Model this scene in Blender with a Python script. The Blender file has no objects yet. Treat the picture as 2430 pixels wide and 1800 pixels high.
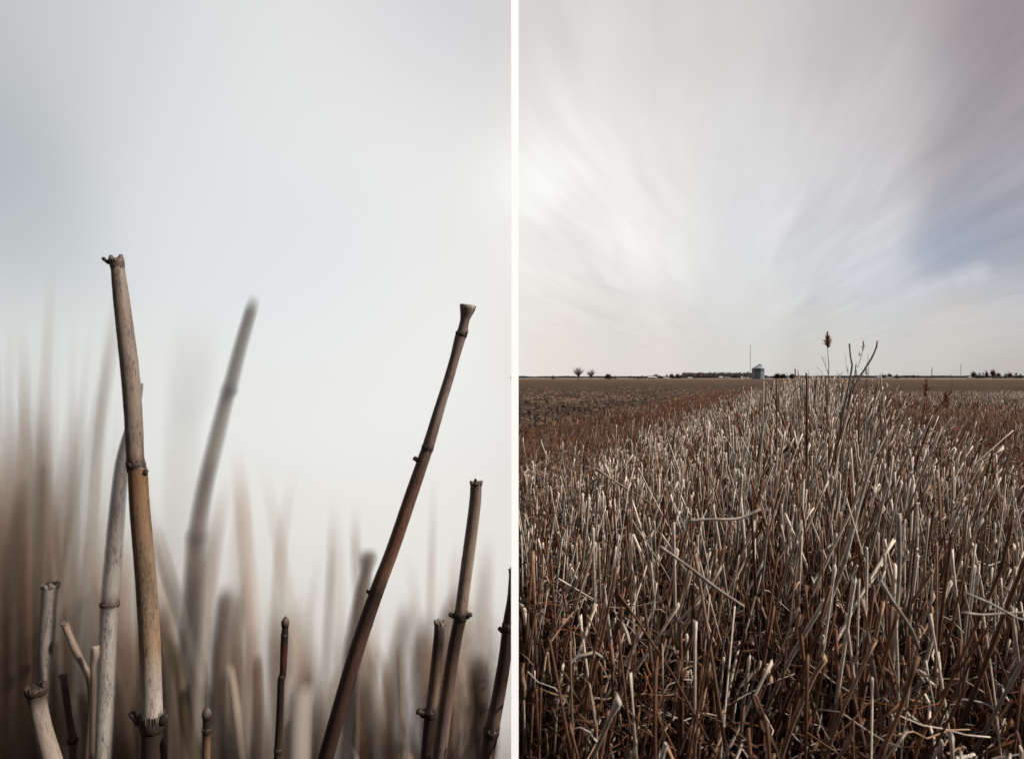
import bpy, math, random
import numpy as np
from mathutils import Vector, noise
random.seed(7); RNG = np.random.default_rng(11)
C = bpy.context.scene.collection
R = math.radians
# ---------------------------------------------------------------- camera, sky, sun, exposure
FPX, CX, CY, H = 1606.0, 1115.0, 822.0, 1.0      # focal length and horizon in a 2230 px wide frame; eye height in m
cam = bpy.data.cameras.new('camera'); co = bpy.data.objects.new('camera', cam); C.objects.link(co)
co.location = (0, 0, H); co.rotation_euler = (R(90), 0, 0)
cam.sensor_width = 36; cam.sensor_fit = 'HORIZONTAL'; cam.lens = FPX/2230*36
cam.shift_y = -4/2230; cam.clip_start = 0.02; cam.clip_end = 20000
cam.dof.use_dof = True; cam.dof.focus_distance = 3.0; cam.dof.aperture_fstop = 8.0
sc = bpy.context.scene; sc.camera = co
sc.view_settings.view_transform = 'Standard'; sc.view_settings.look = 'None'
sc.view_settings.exposure = 0; sc.view_settings.gamma = 1
sc.cycles.transparent_max_bounces = 128; sc.cycles.max_bounces = 6; sc.cycles.diffuse_bounces = 3
sc.cycles.use_denoising = True
SUN_AZ, SUN_EL = R(102), R(36)                    # clockwise from the view axis
sun = bpy.data.lights.new('sun', 'SUN'); sun.energy = 5.0; sun.angle = R(1.5); sun.color = (1, .94, .85)
so = bpy.data.objects.new('sun', sun); C.objects.link(so)
sd = Vector((math.sin(SUN_AZ)*math.cos(SUN_EL), math.cos(SUN_AZ)*math.cos(SUN_EL), math.sin(SUN_EL)))
so.rotation_euler = sd.to_track_quat('Z', 'Y').to_euler(); so.location = (5, -5, 8)

def lin(c):
    if isinstance(c, str): c = [int(c[i:i+2], 16)/255 for i in (0, 2, 4)]
    return tuple(x/12.92 if x <= .04045 else ((x+.055)/1.055)**2.4 for x in c)

w = bpy.data.worlds.new('World'); sc.world = w; w.use_nodes = True
nt = w.node_tree; nt.nodes.clear()
class N:                                          # small node-writing helper
    def __init__(s, nt): s.nt = nt
    def new(s, t, **k):
        n = s.nt.nodes.new(t)
        for a, b in k.items(): setattr(n, a, b)
        return n
    def put(s, sock, v):
        if isinstance(v, bpy.types.NodeSocket): s.nt.links.new(v, sock)
        elif v is not None: sock.default_value = v
    def m(s, op, a, b=None, c=None, clamp=False):
        n = s.new('ShaderNodeMath', operation=op, use_clamp=clamp)
        s.put(n.inputs[0], a); s.put(n.inputs[1], b); s.put(n.inputs[2], c); return n.outputs[0]
    def v(s, op, a, b=None):
        n = s.new('ShaderNodeVectorMath', operation=op); s.put(n.inputs[0], a); s.put(n.inputs[1], b); return n.outputs[0]
    def scale(s, a, f):
        n = s.new('ShaderNodeVectorMath', operation='SCALE'); s.put(n.inputs[0], a); s.put(n.inputs[3], f); return n.outputs[0]
    def xyz(s, a, b, c):
        n = s.new('ShaderNodeCombineXYZ'); s.put(n.inputs[0], a); s.put(n.inputs[1], b); s.put(n.inputs[2], c); return n.outputs[0]
    def noise(s, vec, scale, detail=3, rough=.5):
        n = s.new('ShaderNodeTexNoise'); s.put(n.inputs['Vector'], vec); n.inputs['Scale'].default_value = scale
        n.inputs['Detail'].default_value = detail; n.inputs['Roughness'].default_value = rough; return n.outputs[0]
    def ramp(s, f, stops):
        n = s.new('ShaderNodeValToRGB'); e = n.color_ramp.elements
        for i, (p, c) in enumerate(stops):
            q = e[i] if i < 2 else e.new(p)
            q.position = p; q.color = (*c, 1) if len(c) == 3 else c
        s.put(n.inputs[0], f); return n.outputs[0]
    def mix(s, f, a, b, t='MIX'):
        n = s.new('ShaderNodeMix', data_type='RGBA', blend_type=t)
        s.put(n.inputs[0], f)
        s.put(n.inputs[6], (*a, 1) if isinstance(a, tuple) and len(a) == 3 else a)
        s.put(n.inputs[7], (*b, 1) if isinstance(b, tuple) and len(b) == 3 else b); return n.outputs[2]
K = N(nt)
d = K.new('ShaderNodeTexCoord').outputs['Generated']
sp = K.new('ShaderNodeSeparateXYZ'); K.put(sp.inputs[0], d); dx, dy, dz = sp.outputs
az = K.m('ARCTAN2', dx, dy); el = K.m('ARCSINE', dz)
# thin cloud veil: colour of the cloud by direction (azimuth, elevation)
def ang(px, py):
    x = (px-CX)/FPX; return math.atan(x), math.atan2(CY-py, FPX*math.hypot(1, x))
VEIL = [(30,40,'bcc0c3',.11),(30,300,'a3abb0',.09),(40,520,'bac1c5',.08),(30,800,'d9dcdc',.12),(300,250,'dadde0',.12),(260,60,'cfd1d5',.12),
 (600,60,'dfe0e2',.14),(620,300,'ebebeb',.14),(430,470,'dde2e6',.12),(620,520,'dee3e8',.12),(700,680,'e4e8ea',.12),(1000,40,'d2d3d8',.12),
 (960,330,'ebebeb',.13),(1020,700,'ededec',.13),(800,850,'f0f0ee',.14),(400,900,'e8e9e7',.13),(600,1200,'e8e7e3',.14),(1000,1250,'ebe9e5',.14),
 (500,1600,'b5aca3',.16),(1060,1600,'c8c2bb',.14),(100,1500,'a0958b',.16),
 (1170,60,'d3cdcb',.07),(1160,240,'e6e3e1',.07),(1150,390,'ffffff',.06),(1160,560,'eeebe8',.06),(1250,480,'e3dfdd',.03),(1190,700,'e5ded8',.06),(1200,790,'e2d9d1',.05),
 (1400,90,'ddd9d8',.08),(1430,300,'e9e7e6',.07),(1400,520,'efeeed',.08),(1330,700,'dad6d3',.05),(1420,780,'e0dbd5',.05),
 (1650,80,'d5d2d3',.08),(1640,300,'dedddf',.07),(1640,480,'dcdde1',.06),(1620,640,'dcddde',.05),(1600,760,'d7d6d2',.05),
 (1880,60,'bdb7ba',.08),(1900,250,'ccc9cc',.07),(1850,430,'d1d1d4',.06),(1850,580,'cfd2d8',.05),(1950,640,'c8ccd3',.04),(1850,760,'d1d0cc',.05),
 (2190,40,'979095',.08),(2210,240,'a39da2',.08),(2200,420,'a3a3b0',.05),(2170,510,'9aa2b1',.05),(2060,560,'a2abc0',.035),(2130,594,'dcdde1',.010),(2090,606,'dadbdf',.010),(2045,619,'d3d5da',.010),(2000,631,'cfd2d8',.010),(2200,640,'b5b9c4',.035),
 (2180,690,'cfccca',.04),(2060,720,'cfccc9',.05),(2190,790,'bcb7b4',.04)]
num = None; den = None
for px, py, col, sg in VEIL:
    a, e = ang(px, py)
    q = K.m('ADD', K.m('POWER', K.m('DIVIDE', K.m('SUBTRACT', az, a), sg), 2.0), K.m('POWER', K.m('DIVIDE', K.m('SUBTRACT', el, e), sg), 2.0))
    g = K.m('EXPONENT', K.m('MULTIPLY', q, -1.0))
    c = K.scale(K.xyz(*lin(col)), g)
    num = c if num is None else K.v('ADD', num, c); den = g if den is None else K.m('ADD', den, g)
eps = .04
num = K.v('ADD', num, (.13*eps, .13*eps, .14*eps)); den = K.m('ADD', den, eps)  # directions out of view: sky kept dim to cut ambient fill
veil = K.scale(num, K.m('DIVIDE', 1.0, den))
# cirrus streaks: noise on the cloud plane, drawn out along the wind, so they fan out of the horizon
zc = K.m('MAXIMUM', dz, .035)
WD = math.atan((1590-CX)/FPX)
pu = K.m('DIVIDE', K.m('SUBTRACT', K.m('MULTIPLY', dx, math.cos(WD)), K.m('MULTIPLY', dy, math.sin(WD))), zc)
pv = K.m('DIVIDE', K.m('ADD', K.m('MULTIPLY', dx, math.sin(WD)), K.m('MULTIPLY', dy, math.cos(WD))), zc)
wob = K.noise(K.xyz(pu, K.m('MULTIPLY', pv, .35), 3.0), .8, 2)
pu2 = K.m('ADD', pu, K.m('MULTIPLY', wob, .4))
n1 = K.noise(K.xyz(pu2, K.m('MULTIPLY', pv, .06), 0.0), 2.3, 6, .56)
n2 = K.noise(K.xyz(pu2, K.m('MULTIPLY', pv, .10), 7.0), 6.5, 5, .55)
st = K.m('ADD', K.m('MULTIPLY', K.m('SUBTRACT', n1, .48), .72), K.m('MULTIPLY', K.m('SUBTRACT', n2, .5), .30))
right = K.m('MULTIPLY', K.m('ADD', K.m('MULTIPLY', az, 9.0), .3, clamp=True), K.m('MULTIPLY', K.m('SUBTRACT', dz, .015), 5.0, clamp=True), clamp=True)
right = K.m('MULTIPLY', right, K.m('ADD', .30, K.m('MULTIPLY', K.m('ABSOLUTE', pu), .9), clamp=True))
veil = K.v('MULTIPLY', K.scale(veil, K.m('ADD', 1.0, K.m('MULTIPLY', st, right))), (1.055, 1.05, 1.035))
sky = K.new('ShaderNodeTexSky', sky_type='NISHITA', sun_disc=False, sun_elevation=SUN_EL, sun_rotation=SUN_AZ)
dip = K.m('MULTIPLY', K.m('SUBTRACT', -.02, dz), 12.0, clamp=True)                      # 1 under the horizon
deep = K.m('MULTIPLY', K.m('SUBTRACT', -.42, dz), 9.0, clamp=True)
side = K.m('MAXIMUM', K.m('MULTIPLY', K.m('SUBTRACT', az, .10), 8.0, clamp=True), K.m('MULTIPLY', K.m('SUBTRACT', -.80, az), 4.0, clamp=True))
dark = K.m('MULTIPLY', dip, K.m('MAXIMUM', deep, side))
veil = K.mix(dark, veil, (.085, .064, .050))  # below-horizon sky darkened out of view to cut light from below
b1 = K.new('ShaderNodeBackground'); K.put(b1.inputs[0], veil); b1.inputs[1].default_value = 1.0
b2 = K.new('ShaderNodeBackground'); K.put(b2.inputs[0], sky.outputs[0]); b2.inputs[1].default_value = .05
ms = K.new('ShaderNodeMixShader'); ms.inputs[0].default_value = .96
nt.links.new(b2.outputs[0], ms.inputs[1]); nt.links.new(b1.outputs[0], ms.inputs[2])
wo = K.new('ShaderNodeOutputWorld'); nt.links.new(ms.outputs[0], wo.inputs[0])

# ---------------------------------------------------------------- helpers
def P(px, py, D): return Vector((D*(px-CX)/FPX, D, H + D*(CY-py)/FPX))
def tag(o, label=None, cat=None, group=None, kind=None):
    for k, v in (('label', label), ('category', cat), ('group', group), ('kind', kind)):
        if v: o[k] = v
    return o
def empty(name, loc, label, cat, group=None):
    o = bpy.data.objects.new(name, None); C.objects.link(o); o.location = loc; o.empty_display_size = .05
    return tag(o, label, cat, group)
def link(name, me, parent=None):
    o = bpy.data.objects.new(name, me); C.objects.link(o)
    if parent is not None: o.parent = parent; o.matrix_parent_inverse = parent.matrix_basis.inverted() if False else o.matrix_parent_inverse; o.location = -Vector(parent.location)
    return o
def material(name, rough=.8):
    m = bpy.data.materials.new(name); m.use_nodes = True; b = m.node_tree.nodes['Principled BSDF']
    b.inputs['Roughness'].default_value = rough; b.inputs['Specular IOR Level'].default_value = .25
    return m, N(m.node_tree), b
class MB:                                         # collects quads / polygons with colours, then links one mesh
    def __init__(s): s.v = []; s.f = []; s.c = []; s.uv = []; s.fd = []
    def tube(s, pts, rad, cols, sides=8, jit=0, fade=None, cap=True, flat=1.0, uo=0):
        pts = [Vector(p) for p in pts]; n = len(pts); L = 0; base = len(s.v)
        if not hasattr(rad, '__len__'): rad = [rad]*n
        if not isinstance(cols, list): cols = [cols]*n
        up = None
        for i, p in enumerate(pts):
            t = (pts[min(i+1, n-1)] - pts[max(i-1, 0)]).normalized()
            if up is None: up = t.orthogonal().normalized() if abs(t.z) < .5 else t.cross(Vector((0, -1, 0))).normalized()
            a = (up - t*up.dot(t)).normalized(); b = t.cross(a); up = a
            if i: L += (p - pts[i-1]).length
            for k in range(sides):
                th = 2*math.pi*k/sides; r = rad[i]*(1 + (random.uniform(-jit, jit) if jit else 0))
                s.v.append(p + a*math.cos(th)*r + b*math.sin(th)*r*flat)
                s.c.append(cols[i]); s.uv.append((uo + k/sides, L + uo)); s.fd.append(fade[i] if fade else 1)
        for i in range(n-1):
            for k in range(sides):
                q = base + i*sides; k2 = (k+1) % sides
                s.f.append((q+k, q+k2, q+sides+k2, q+sides+k))
        if cap:
            s.f.append(tuple(base+(n-1)*sides+k for k in range(sides)))
            s.f.append(tuple(base+k for k in reversed(range(sides))))
    def box(s, lo, hi, col=(.5, .5, .5)):
        b = len(s.v)
        for z in (lo[2], hi[2]):
            for x, y in ((lo[0], lo[1]), (hi[0], lo[1]), (hi[0], hi[1]), (lo[0], hi[1])):
                s.v.append(Vector((x, y, z))); s.c.append(col); s.uv.append((x, z)); s.fd.append(1)
        for f in ((3, 2, 1, 0), (4, 5, 6, 7), (0, 1, 5, 4), (1, 2, 6, 5), (2, 3, 7, 6), (3, 0, 4, 7)): s.f.append(tuple(b+i for i in f))
    def poly(s, pts, col):
        b = len(s.v)
        for p in pts: s.v.append(Vector(p)); s.c.append(col); s.uv.append((p[0], p[2])); s.fd.append(1)
        s.f.append(tuple(range(b, b+len(pts))))
    def build(s, name, mat, parent=None, smooth=True):
        me = bpy.data.meshes.new(name); me.from_pydata([tuple(v) for v in s.v], [], s.f)
        a = me.color_attributes.new('col', 'FLOAT_COLOR', 'POINT')
        a.data.foreach_set('color', np.array([(*c, 1) for c in s.c], dtype=np.float32).ravel())
        f = me.attributes.new('fade', 'FLOAT', 'POINT'); f.data.foreach_set('value', np.array(s.fd, dtype=np.float32))
        uv = me.uv_layers.new(name='UVMap'); li = np.zeros(len(me.loops), dtype=np.int32); me.loops.foreach_get('vertex_index', li)
        uv.data.foreach_set('uv', np.array(s.uv, dtype=np.float32)[li].ravel())
        me.polygons.foreach_set('use_smooth', [smooth]*len(me.polygons)); me.materials.append(mat); me.update()
        return link(name, me, parent)
def spline(ctrl, step):                            # Catmull-Rom through (x, y, z, r) rows
    A = [np.array(c, dtype=float) for c in ctrl]; A = [2*A[0]-A[1]] + A + [2*A[-1]-A[-2]]; out = []
    for i in range(1, len(A)-2):
        p0, p1, p2, p3 = A[i-1:i+3]; n = max(1, int(np.linalg.norm(p2[:3]-p1[:3])/step))
        for k in range(n):
            t = k/n; out.append(.5*((2*p1) + (p2-p0)*t + (2*p0-5*p1+4*p2-p3)*t*t + (3*p1-p0-3*p2+p3)*t**3))
    out.append(A[-2]); return out
def lerp(a, b, t): return tuple(x+(y-x)*t for x, y in zip(a, b))
def colat(stops, v):
    if v <= stops[0][0]: return stops[0][1]
    for (a, ca), (b, cb) in zip(stops, stops[1:]):
        if v <= b: return lerp(ca, cb, (v-a)/(b-a))
    return stops[-1][1]

# ---------------------------------------------------------------- materials
def attr_col(K_, b, amt=.35, sc_=60, detail=4):
    a = K_.new('ShaderNodeAttribute'); a.attribute_name = 'col'
    o = K_.new('ShaderNodeTexCoord').outputs['Object']
    n = K_.noise(o, sc_, detail, .6)
    f = K_.m('ADD', 1-amt/2*1.0, K_.m('MULTIPLY', K_.m('SUBTRACT', n, .5), amt*2))
    K_.nt.links.new(K_.scale(a.outputs['Color'], f), b.inputs['Base Color']); return n
M_STALK, K1, b = material('dry_stalk', .75); n = attr_col(K1, b, .5, 90)
M_TREE, K1, b = material('bark_and_twigs', .9); attr_col(K1, b, .4, .8)
M_PAINT, K1, b = material('painted_surface', .6); attr_col(K1, b, .12, 1.5)
# cane skin: fine lengthwise fibres, freckles and grey weathering
M_CANE, K1, b = material('cane_skin', .5)
a = K1.new('ShaderNodeAttribute'); a.attribute_name = 'col'
uv = K1.new('ShaderNodeUVMap').outputs[0]
s_ = K1.new('ShaderNodeSeparateXYZ'); K1.put(s_.inputs[0], uv)
th = K1.m('MULTIPLY', s_.outputs[0], 2*math.pi)
ring = K1.xyz(K1.m('COSINE', th), K1.m('SINE', th), K1.m('MULTIPLY', s_.outputs[1], 2.2))
fib = K1.noise(ring, 13, 3, .65)
ring2 = K1.xyz(K1.m('COSINE', th), K1.m('SINE', th), K1.m('MULTIPLY', s_.outputs[1], 13.))
spk = K1.noise(ring2, 7.5, 4, .7); blot = K1.noise(K1.xyz(K1.m('COSINE', th), K1.m('SINE', th), K1.m('MULTIPLY', s_.outputs[1], 9.)), 1.1, 3, .6)
c1 = K1.scale(a.outputs['Color'], K1.m('ADD', .30, K1.m('MULTIPLY', fib, 1.25)))
c1 = K1.mix(K1.ramp(blot, [(.50, (0, 0, 0)), (.72, (.65, .65, .65))]), c1, K1.scale(c1, .5))
mk = K1.m('MULTIPLY', K1.ramp(spk, [(.50, (0, 0, 0)), (.62, (.9, .9, .9))]), K1.ramp(blot, [(.42, (.12, .12, .12)), (.56, (.95, .95, .95))]))
c1 = K1.mix(mk, c1, (.035, .026, .024))
K1.nt.links.new(c1, b.inputs['Base Color'])
bp = K1.new('ShaderNodeBump'); bp.inputs['Strength'].default_value = .5; bp.inputs['Distance'].default_value = .0006
K1.put(bp.inputs['Height'], fib); K1.nt.links.new(bp.outputs[0], b.inputs['Normal'])
M_SEMI = M_CANE.copy(); M_SEMI.name = 'soft_edged_cane_skin'; K2 = N(M_SEMI.node_tree); b2_ = M_SEMI.node_tree.nodes['Principled BSDF']  # cane skin with see-through rims that imitate slight lens blur
lw = K2.new('ShaderNodeLayerWeight'); lw.inputs[0].default_value = .5
K2.nt.links.new(K2.m('POWER', K2.m('SUBTRACT', 1.0, lw.outputs['Facing'], clamp=True), 1.1), b2_.inputs['Alpha'])
# soft stems: lens blur built into the surface, see-through towards the rim
M_SOFT, K1, b = material('soft_stem', 1.0); b.inputs['Specular IOR Level'].default_value = 0
a = K1.new('ShaderNodeAttribute'); a.attribute_name = 'col'
fa = K1.new('ShaderNodeAttribute'); fa.attribute_name = 'fade'
lw = K1.new('ShaderNodeLayerWeight'); lw.inputs[0].default_value = .5
cs = K1.m('SUBTRACT', 1.0, lw.outputs['Facing'], clamp=True)
K1.nt.links.new(a.outputs['Color'], b.inputs['Base Color'])
K1.nt.links.new(K1.m('MULTIPLY', K1.m('POWER', cs, 2.6), fa.outputs['Fac'], clamp=True), b.inputs['Alpha'])

# ground: plough soil with flecks, dark earth under the stubble with its shade in the colour
M_GROUND, K1, b = material('field_soil', .95); b.inputs['Specular IOR Level'].default_value = .1
SDIR = math.atan((1730-CX)/FPX); SU = (math.sin(SDIR), math.cos(SDIR)); SV = (math.cos(SDIR), -math.sin(SDIR))
o = K1.new('ShaderNodeTexCoord').outputs['Object']
s_ = K1.new('ShaderNodeSeparateXYZ'); K1.put(s_.inputs[0], o); gx, gy = s_.outputs[0], s_.outputs[1]
lat = K1.m('ADD', K1.m('MULTIPLY', gx, SV[0]), K1.m('MULTIPLY', gy, SV[1]))
dist = K1.m('SQRT', K1.m('ADD', K1.m('MULTIPLY', gx, gx), K1.m('MULTIPLY', gy, gy)))
clod = K1.noise(o, 3.5, 6, .7); fleck = K1.noise(o, 26, 3, .6); big = K1.noise(o, .12, 4, .6)
rows = K1.noise(K1.xyz(K1.m('MULTIPLY', lat, .9), K1.m('MULTIPLY', gy, .05), 0.0), 1.2, 4, .6)
soil = K1.ramp(clod, [(.40, (.006, .0035, .003)), (.52, (.035, .018, .012)), (.64, (.12, .068, .043))])
soil = K1.mix(K1.ramp(fleck, [(.52, (0, 0, 0)), (.60, (.8, .8, .8))]), soil, (.30, .19, .12))
soil = K1.mix(K1.m('MULTIPLY', K1.ramp(rows, [(.42, (0, 0, 0)), (.56, (1, 1, 1))]), .55), soil, (.03, .02, .016))
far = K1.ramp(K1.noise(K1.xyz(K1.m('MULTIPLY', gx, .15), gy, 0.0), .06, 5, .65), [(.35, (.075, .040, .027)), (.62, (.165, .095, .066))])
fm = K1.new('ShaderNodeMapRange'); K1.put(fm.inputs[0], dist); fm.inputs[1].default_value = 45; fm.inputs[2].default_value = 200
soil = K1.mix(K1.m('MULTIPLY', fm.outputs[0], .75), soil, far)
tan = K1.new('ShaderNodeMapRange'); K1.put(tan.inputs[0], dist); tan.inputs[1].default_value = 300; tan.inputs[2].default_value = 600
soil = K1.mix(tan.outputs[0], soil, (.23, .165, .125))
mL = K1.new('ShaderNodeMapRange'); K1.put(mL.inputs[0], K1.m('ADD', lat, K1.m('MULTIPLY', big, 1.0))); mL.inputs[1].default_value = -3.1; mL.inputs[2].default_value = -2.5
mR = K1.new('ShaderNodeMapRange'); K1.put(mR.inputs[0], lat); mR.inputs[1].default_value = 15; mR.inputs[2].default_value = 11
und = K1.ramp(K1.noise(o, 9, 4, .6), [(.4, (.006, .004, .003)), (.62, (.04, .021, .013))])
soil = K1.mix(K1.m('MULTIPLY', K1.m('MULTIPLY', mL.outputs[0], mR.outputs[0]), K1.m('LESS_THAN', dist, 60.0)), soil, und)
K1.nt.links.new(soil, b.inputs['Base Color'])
bp = K1.new('ShaderNodeBump'); bp.inputs['Strength'].default_value = .9; bp.inputs['Distance'].default_value = .08
K1.put(bp.inputs['Height'], clod); K1.nt.links.new(bp.outputs[0], b.inputs['Normal'])

# ---------------------------------------------------------------- ground (one sheet, ends in a bank on the left)
xs = [-2.6, -2.0, -1.5, -1.0, -.5, 0] + [.3*i for i in range(1, 40)] + [12*1.35**i for i in range(0, 24)]
ys = [-3, -2, -1, 0, .5, 1.0, 1.5, 1.9] + [1.9+.35*i for i in range(1, 60)] + [23*1.3**i for i in range(0, 24)]
gv, gf, idx = [], [], {}
def gz(x, y):
    r = math.hypot(x, y)
    a = .018*noise.noise(Vector((x*2.1, y*2.1, 0))) + .05*noise.noise(Vector((x*.35, y*.35, 4)))
    la = x*SV[0]+y*SV[1]
    if la < -3 and 5 < r < 60: a += .08*noise.noise(Vector((x*1.3, y*1.3, 9)))
    return a*max(0, 1-r/90)
for j, y in enumerate(ys):
    for i, x in enumerate(xs):
        xx = x + .0037*y; idx[i, j] = len(gv); gv.append((xx, y, gz(xx, y)))
for j in range(len(ys)-1):
    for i in range(len(xs)-1):
        if xs[i] < 0 and ys[j] >= 1.9: continue
        gf.append((idx[i, j], idx[i+1, j], idx[i+1, j+1], idx[i, j+1]))
ecount = {}
for f in gf:
    for a_, b_ in zip(f, f[1:]+f[:1]): ecount[frozenset((a_, b_))] = ecount.get(frozenset((a_, b_)), 0)+1
low = {}
for f in list(gf):
    for a_, b_ in zip(f, f[1:]+f[:1]):
        if ecount[frozenset((a_, b_))] == 1:
            for q in (a_, b_):
                if q not in low: low[q] = len(gv); gv.append((gv[q][0], gv[q][1], gv[q][2]-.9))
            gf.append((b_, a_, low[a_], low[b_]))
me = bpy.data.meshes.new('ground'); me.from_pydata(gv, [], gf); me.materials.append(M_GROUND)
me.polygons.foreach_set('use_smooth', [True]*len(me.polygons))
tag(link('ground', me), kind='structure')

# ---------------------------------------------------------------- white divider board, added to hide the seam between the two halves
pm = MB(); yd = 1.46; x0, x1 = yd*(1113.2-CX)/FPX, yd*(1129-CX)/FPX
nx, ny = .0011*math.sin(R(40)), -.0011*math.cos(R(40))        # a thin board turned 40 degrees towards the sun
xa, xb = x0, x1; yb = yd; ya = yd-(x1-x0)*math.tan(R(40)); xa = ya*(1113.2-CX)/FPX; xb = yb*(1129.3-CX)/FPX
for z0_, z1_ in ((-.05, 2.3),):
    q = [Vector((xa, ya, 0)), Vector((xb, yb, 0)), Vector((xb-nx, yb-ny, 0)), Vector((xa-nx*.2, ya-ny, 0))]
    lo_ = [v+Vector((0, 0, z0_)) for v in q]; hi_ = [v+Vector((0, 0, z1_)) for v in q]
    for k in range(4): pm.poly([lo_[k], lo_[(k+1) % 4], hi_[(k+1) % 4], hi_[k]], (.93, .93, .93))
    pm.poly(hi_, (.93, .93, .93)); pm.poly(lo_[::-1], (.93, .93, .93))
M_WHITE, K1, b = material('white_paint', .6); b.inputs['Base Color'].default_value = (.92, .94, .97, 1)
o = pm.build('added_divider', M_WHITE, smooth=False)
tag(o, 'slim straight white upright strip added between the close reed stems and the open field', 'post')

# ---------------------------------------------------------------- crowds of stems, written straight into arrays
def stem_arrays(bx, by, h, lean, laz, rad, tipc, basec, S, prof, tt, bend):
    n = len(bx); Kn = len(tt); t = np.array(tt)[None, :]
    dxx = np.cos(laz)[:, None]*np.tan(lean)[:, None]; dyy = np.sin(laz)[:, None]*np.tan(lean)[:, None]
    bt = bend[:, None]*(t**2)
    X = bx[:, None] + h[:, None]*(dxx*t + bt*np.cos(laz+.6)[:, None]); Y = by[:, None] + h[:, None]*(dyy*t + bt*np.sin(laz+.6)[:, None])
    Z = h[:, None]*t - .02 + 0*X
    kx, ky = RNG.normal(0, .07, (2, n)); kk_ = np.clip(t-.5, 0, 1); X = X + h[:, None]*kk_*kx[:, None]; Y = Y + h[:, None]*kk_*ky[:, None]
    rr = rad[:, None]*np.array(prof)[None, :]*(1+RNG.uniform(-.08, .08, (n, Kn)))
    th = np.arange(S)/S*2*np.pi
    ph = RNG.uniform(0, 6.28, n)[:, None, None]
    tdir = np.stack([dxx[:, 0], dyy[:, 0], np.ones(n)], 1); tdir /= np.linalg.norm(tdir, axis=1)[:, None]
    a = np.cross(tdir, np.array([0., 1, 0])[None]); a /= np.linalg.norm(a, axis=1)[:, None]; b = np.cross(tdir, a)
    cs, sn = np.cos(th+ph[:, 0])[:, None, :, None], np.sin(th+ph[:, 0])[:, None, :, None]
    ctr = np.stack([X, Y, Z], 2)[:, :, None, :]
    V = ctr + rr[:, :, None, None]*(cs*a[:, None, None, :] + sn*b[:, None, None, :])
    cut = RNG.normal(0, 1, (n, S))*rr[:, -1:]*1.1; V[:, -1, :, 2] += cut; V[:, -1, :, :2] += RNG.normal(0, .22, (n, S, 2))*rr[:, -1:, None]
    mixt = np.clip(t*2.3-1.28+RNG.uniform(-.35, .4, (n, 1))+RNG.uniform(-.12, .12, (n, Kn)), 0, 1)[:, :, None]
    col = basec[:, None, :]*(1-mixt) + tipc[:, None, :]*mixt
    return ctr[:, :, 0, :], V, np.repeat(col[:, :, None, :], S, axis=2)
def mesh_from(name, V, col, mat):
    n, Kn, S, _ = V.shape
    base = (np.arange(n)*Kn*S)[:, None, None]; i = (np.arange(Kn-1)*S)[None, :, None]; k = np.arange(S)[None, None, :]; k2 = (k+1) % S
    F = np.stack([base+i+k, base+i+k2, base+i+S+k2, base+i+S+k], -1).reshape(-1, 4)
    top = (np.arange(n)*Kn*S + (Kn-1)*S)[:, None]
    if S == 4: F = np.concatenate([F, top+np.arange(4)[None]])
    if S == 6: F = np.concatenate([F, top+np.array([[0, 1, 2, 3]]), top+np.array([[0, 3, 4, 5]])])
    if S == 8: F = np.concatenate([F, top+np.array([[0, 1, 2, 3]]), top+np.array([[0, 3, 4, 7]]), top+np.array([[4, 5, 6, 7]])])
    me = bpy.data.meshes.new(name); me.vertices.add(n*Kn*S); me.vertices.foreach_set('co', V.reshape(-1).astype(np.float32))
    me.loops.add(len(F)*4); me.loops.foreach_set('vertex_index', F.reshape(-1).astype(np.int32))
    me.polygons.add(len(F)); me.polygons.foreach_set('loop_start', (np.arange(len(F))*4).astype(np.int32))
    me.update(calc_edges=True)
    a = me.color_attributes.new('col', 'FLOAT_COLOR', 'POINT'); cc = np.concatenate([col.reshape(-1, 3), np.ones((n*Kn*S, 1))], 1)
    a.data.foreach_set('color', cc.astype(np.float32).ravel()); me.polygons.foreach_set('use_smooth', np.ones(len(F), bool))
    me.materials.append(mat); me.validate(); return link(name, me)
def px_of(c): return CX + FPX*c[..., 0]/np.maximum(c[..., 1], .05)
def keep(ctr, rad):                                # stems stay on the field side of the divider
    p = px_of(ctr); m = FPX*rad[:, None]/np.maximum(ctr[..., 1], .05)
    front = ctr[..., 1] < 1.50
    rx, ry = ctr[..., 0]-.003, ctr[..., 1]-1.455; d_ = rx*math.sin(SUN_AZ)+ry*math.cos(SUN_AZ); pp = np.abs(rx*math.cos(SUN_AZ)-ry*math.sin(SUN_AZ))
    free = ~np.any((pp < .022) & (d_ > 0) & (ctr[..., 2] > .22+d_*math.tan(SUN_EL)), axis=1)
    return free & np.all(np.where(front, p - m > 1131, ctr[..., 0] > .0037*ctr[..., 1]+.0005+rad[:, None]), axis=1)
def area(n, ymin, ymax, s0, s1):                   # points in the seen wedge, between two lateral lines
    y = np.sqrt(RNG.uniform(ymin**2, ymax**2, n)); x = y*RNG.uniform(0.0, .80, n)
    s = x*SV[0]+y*SV[1]; k = (s > s0) & (s < s1); return x[k], y[k], s[k]
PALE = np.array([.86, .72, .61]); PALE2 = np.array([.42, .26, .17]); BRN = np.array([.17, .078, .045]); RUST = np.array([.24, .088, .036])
DARKB = np.array([.030, .010, .0055]); TANB = np.array([.125, .055, .029])  # brown stalk bases; the darker one also holds the shade between stalks
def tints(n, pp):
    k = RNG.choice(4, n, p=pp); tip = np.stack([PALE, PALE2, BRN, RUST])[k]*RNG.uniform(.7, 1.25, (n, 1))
    basec = np.where(RNG.random((n, 1)) < .72, DARKB, TANB)*RNG.uniform(.7, 1.3, (n, 1)); return k, tip, basec
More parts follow.
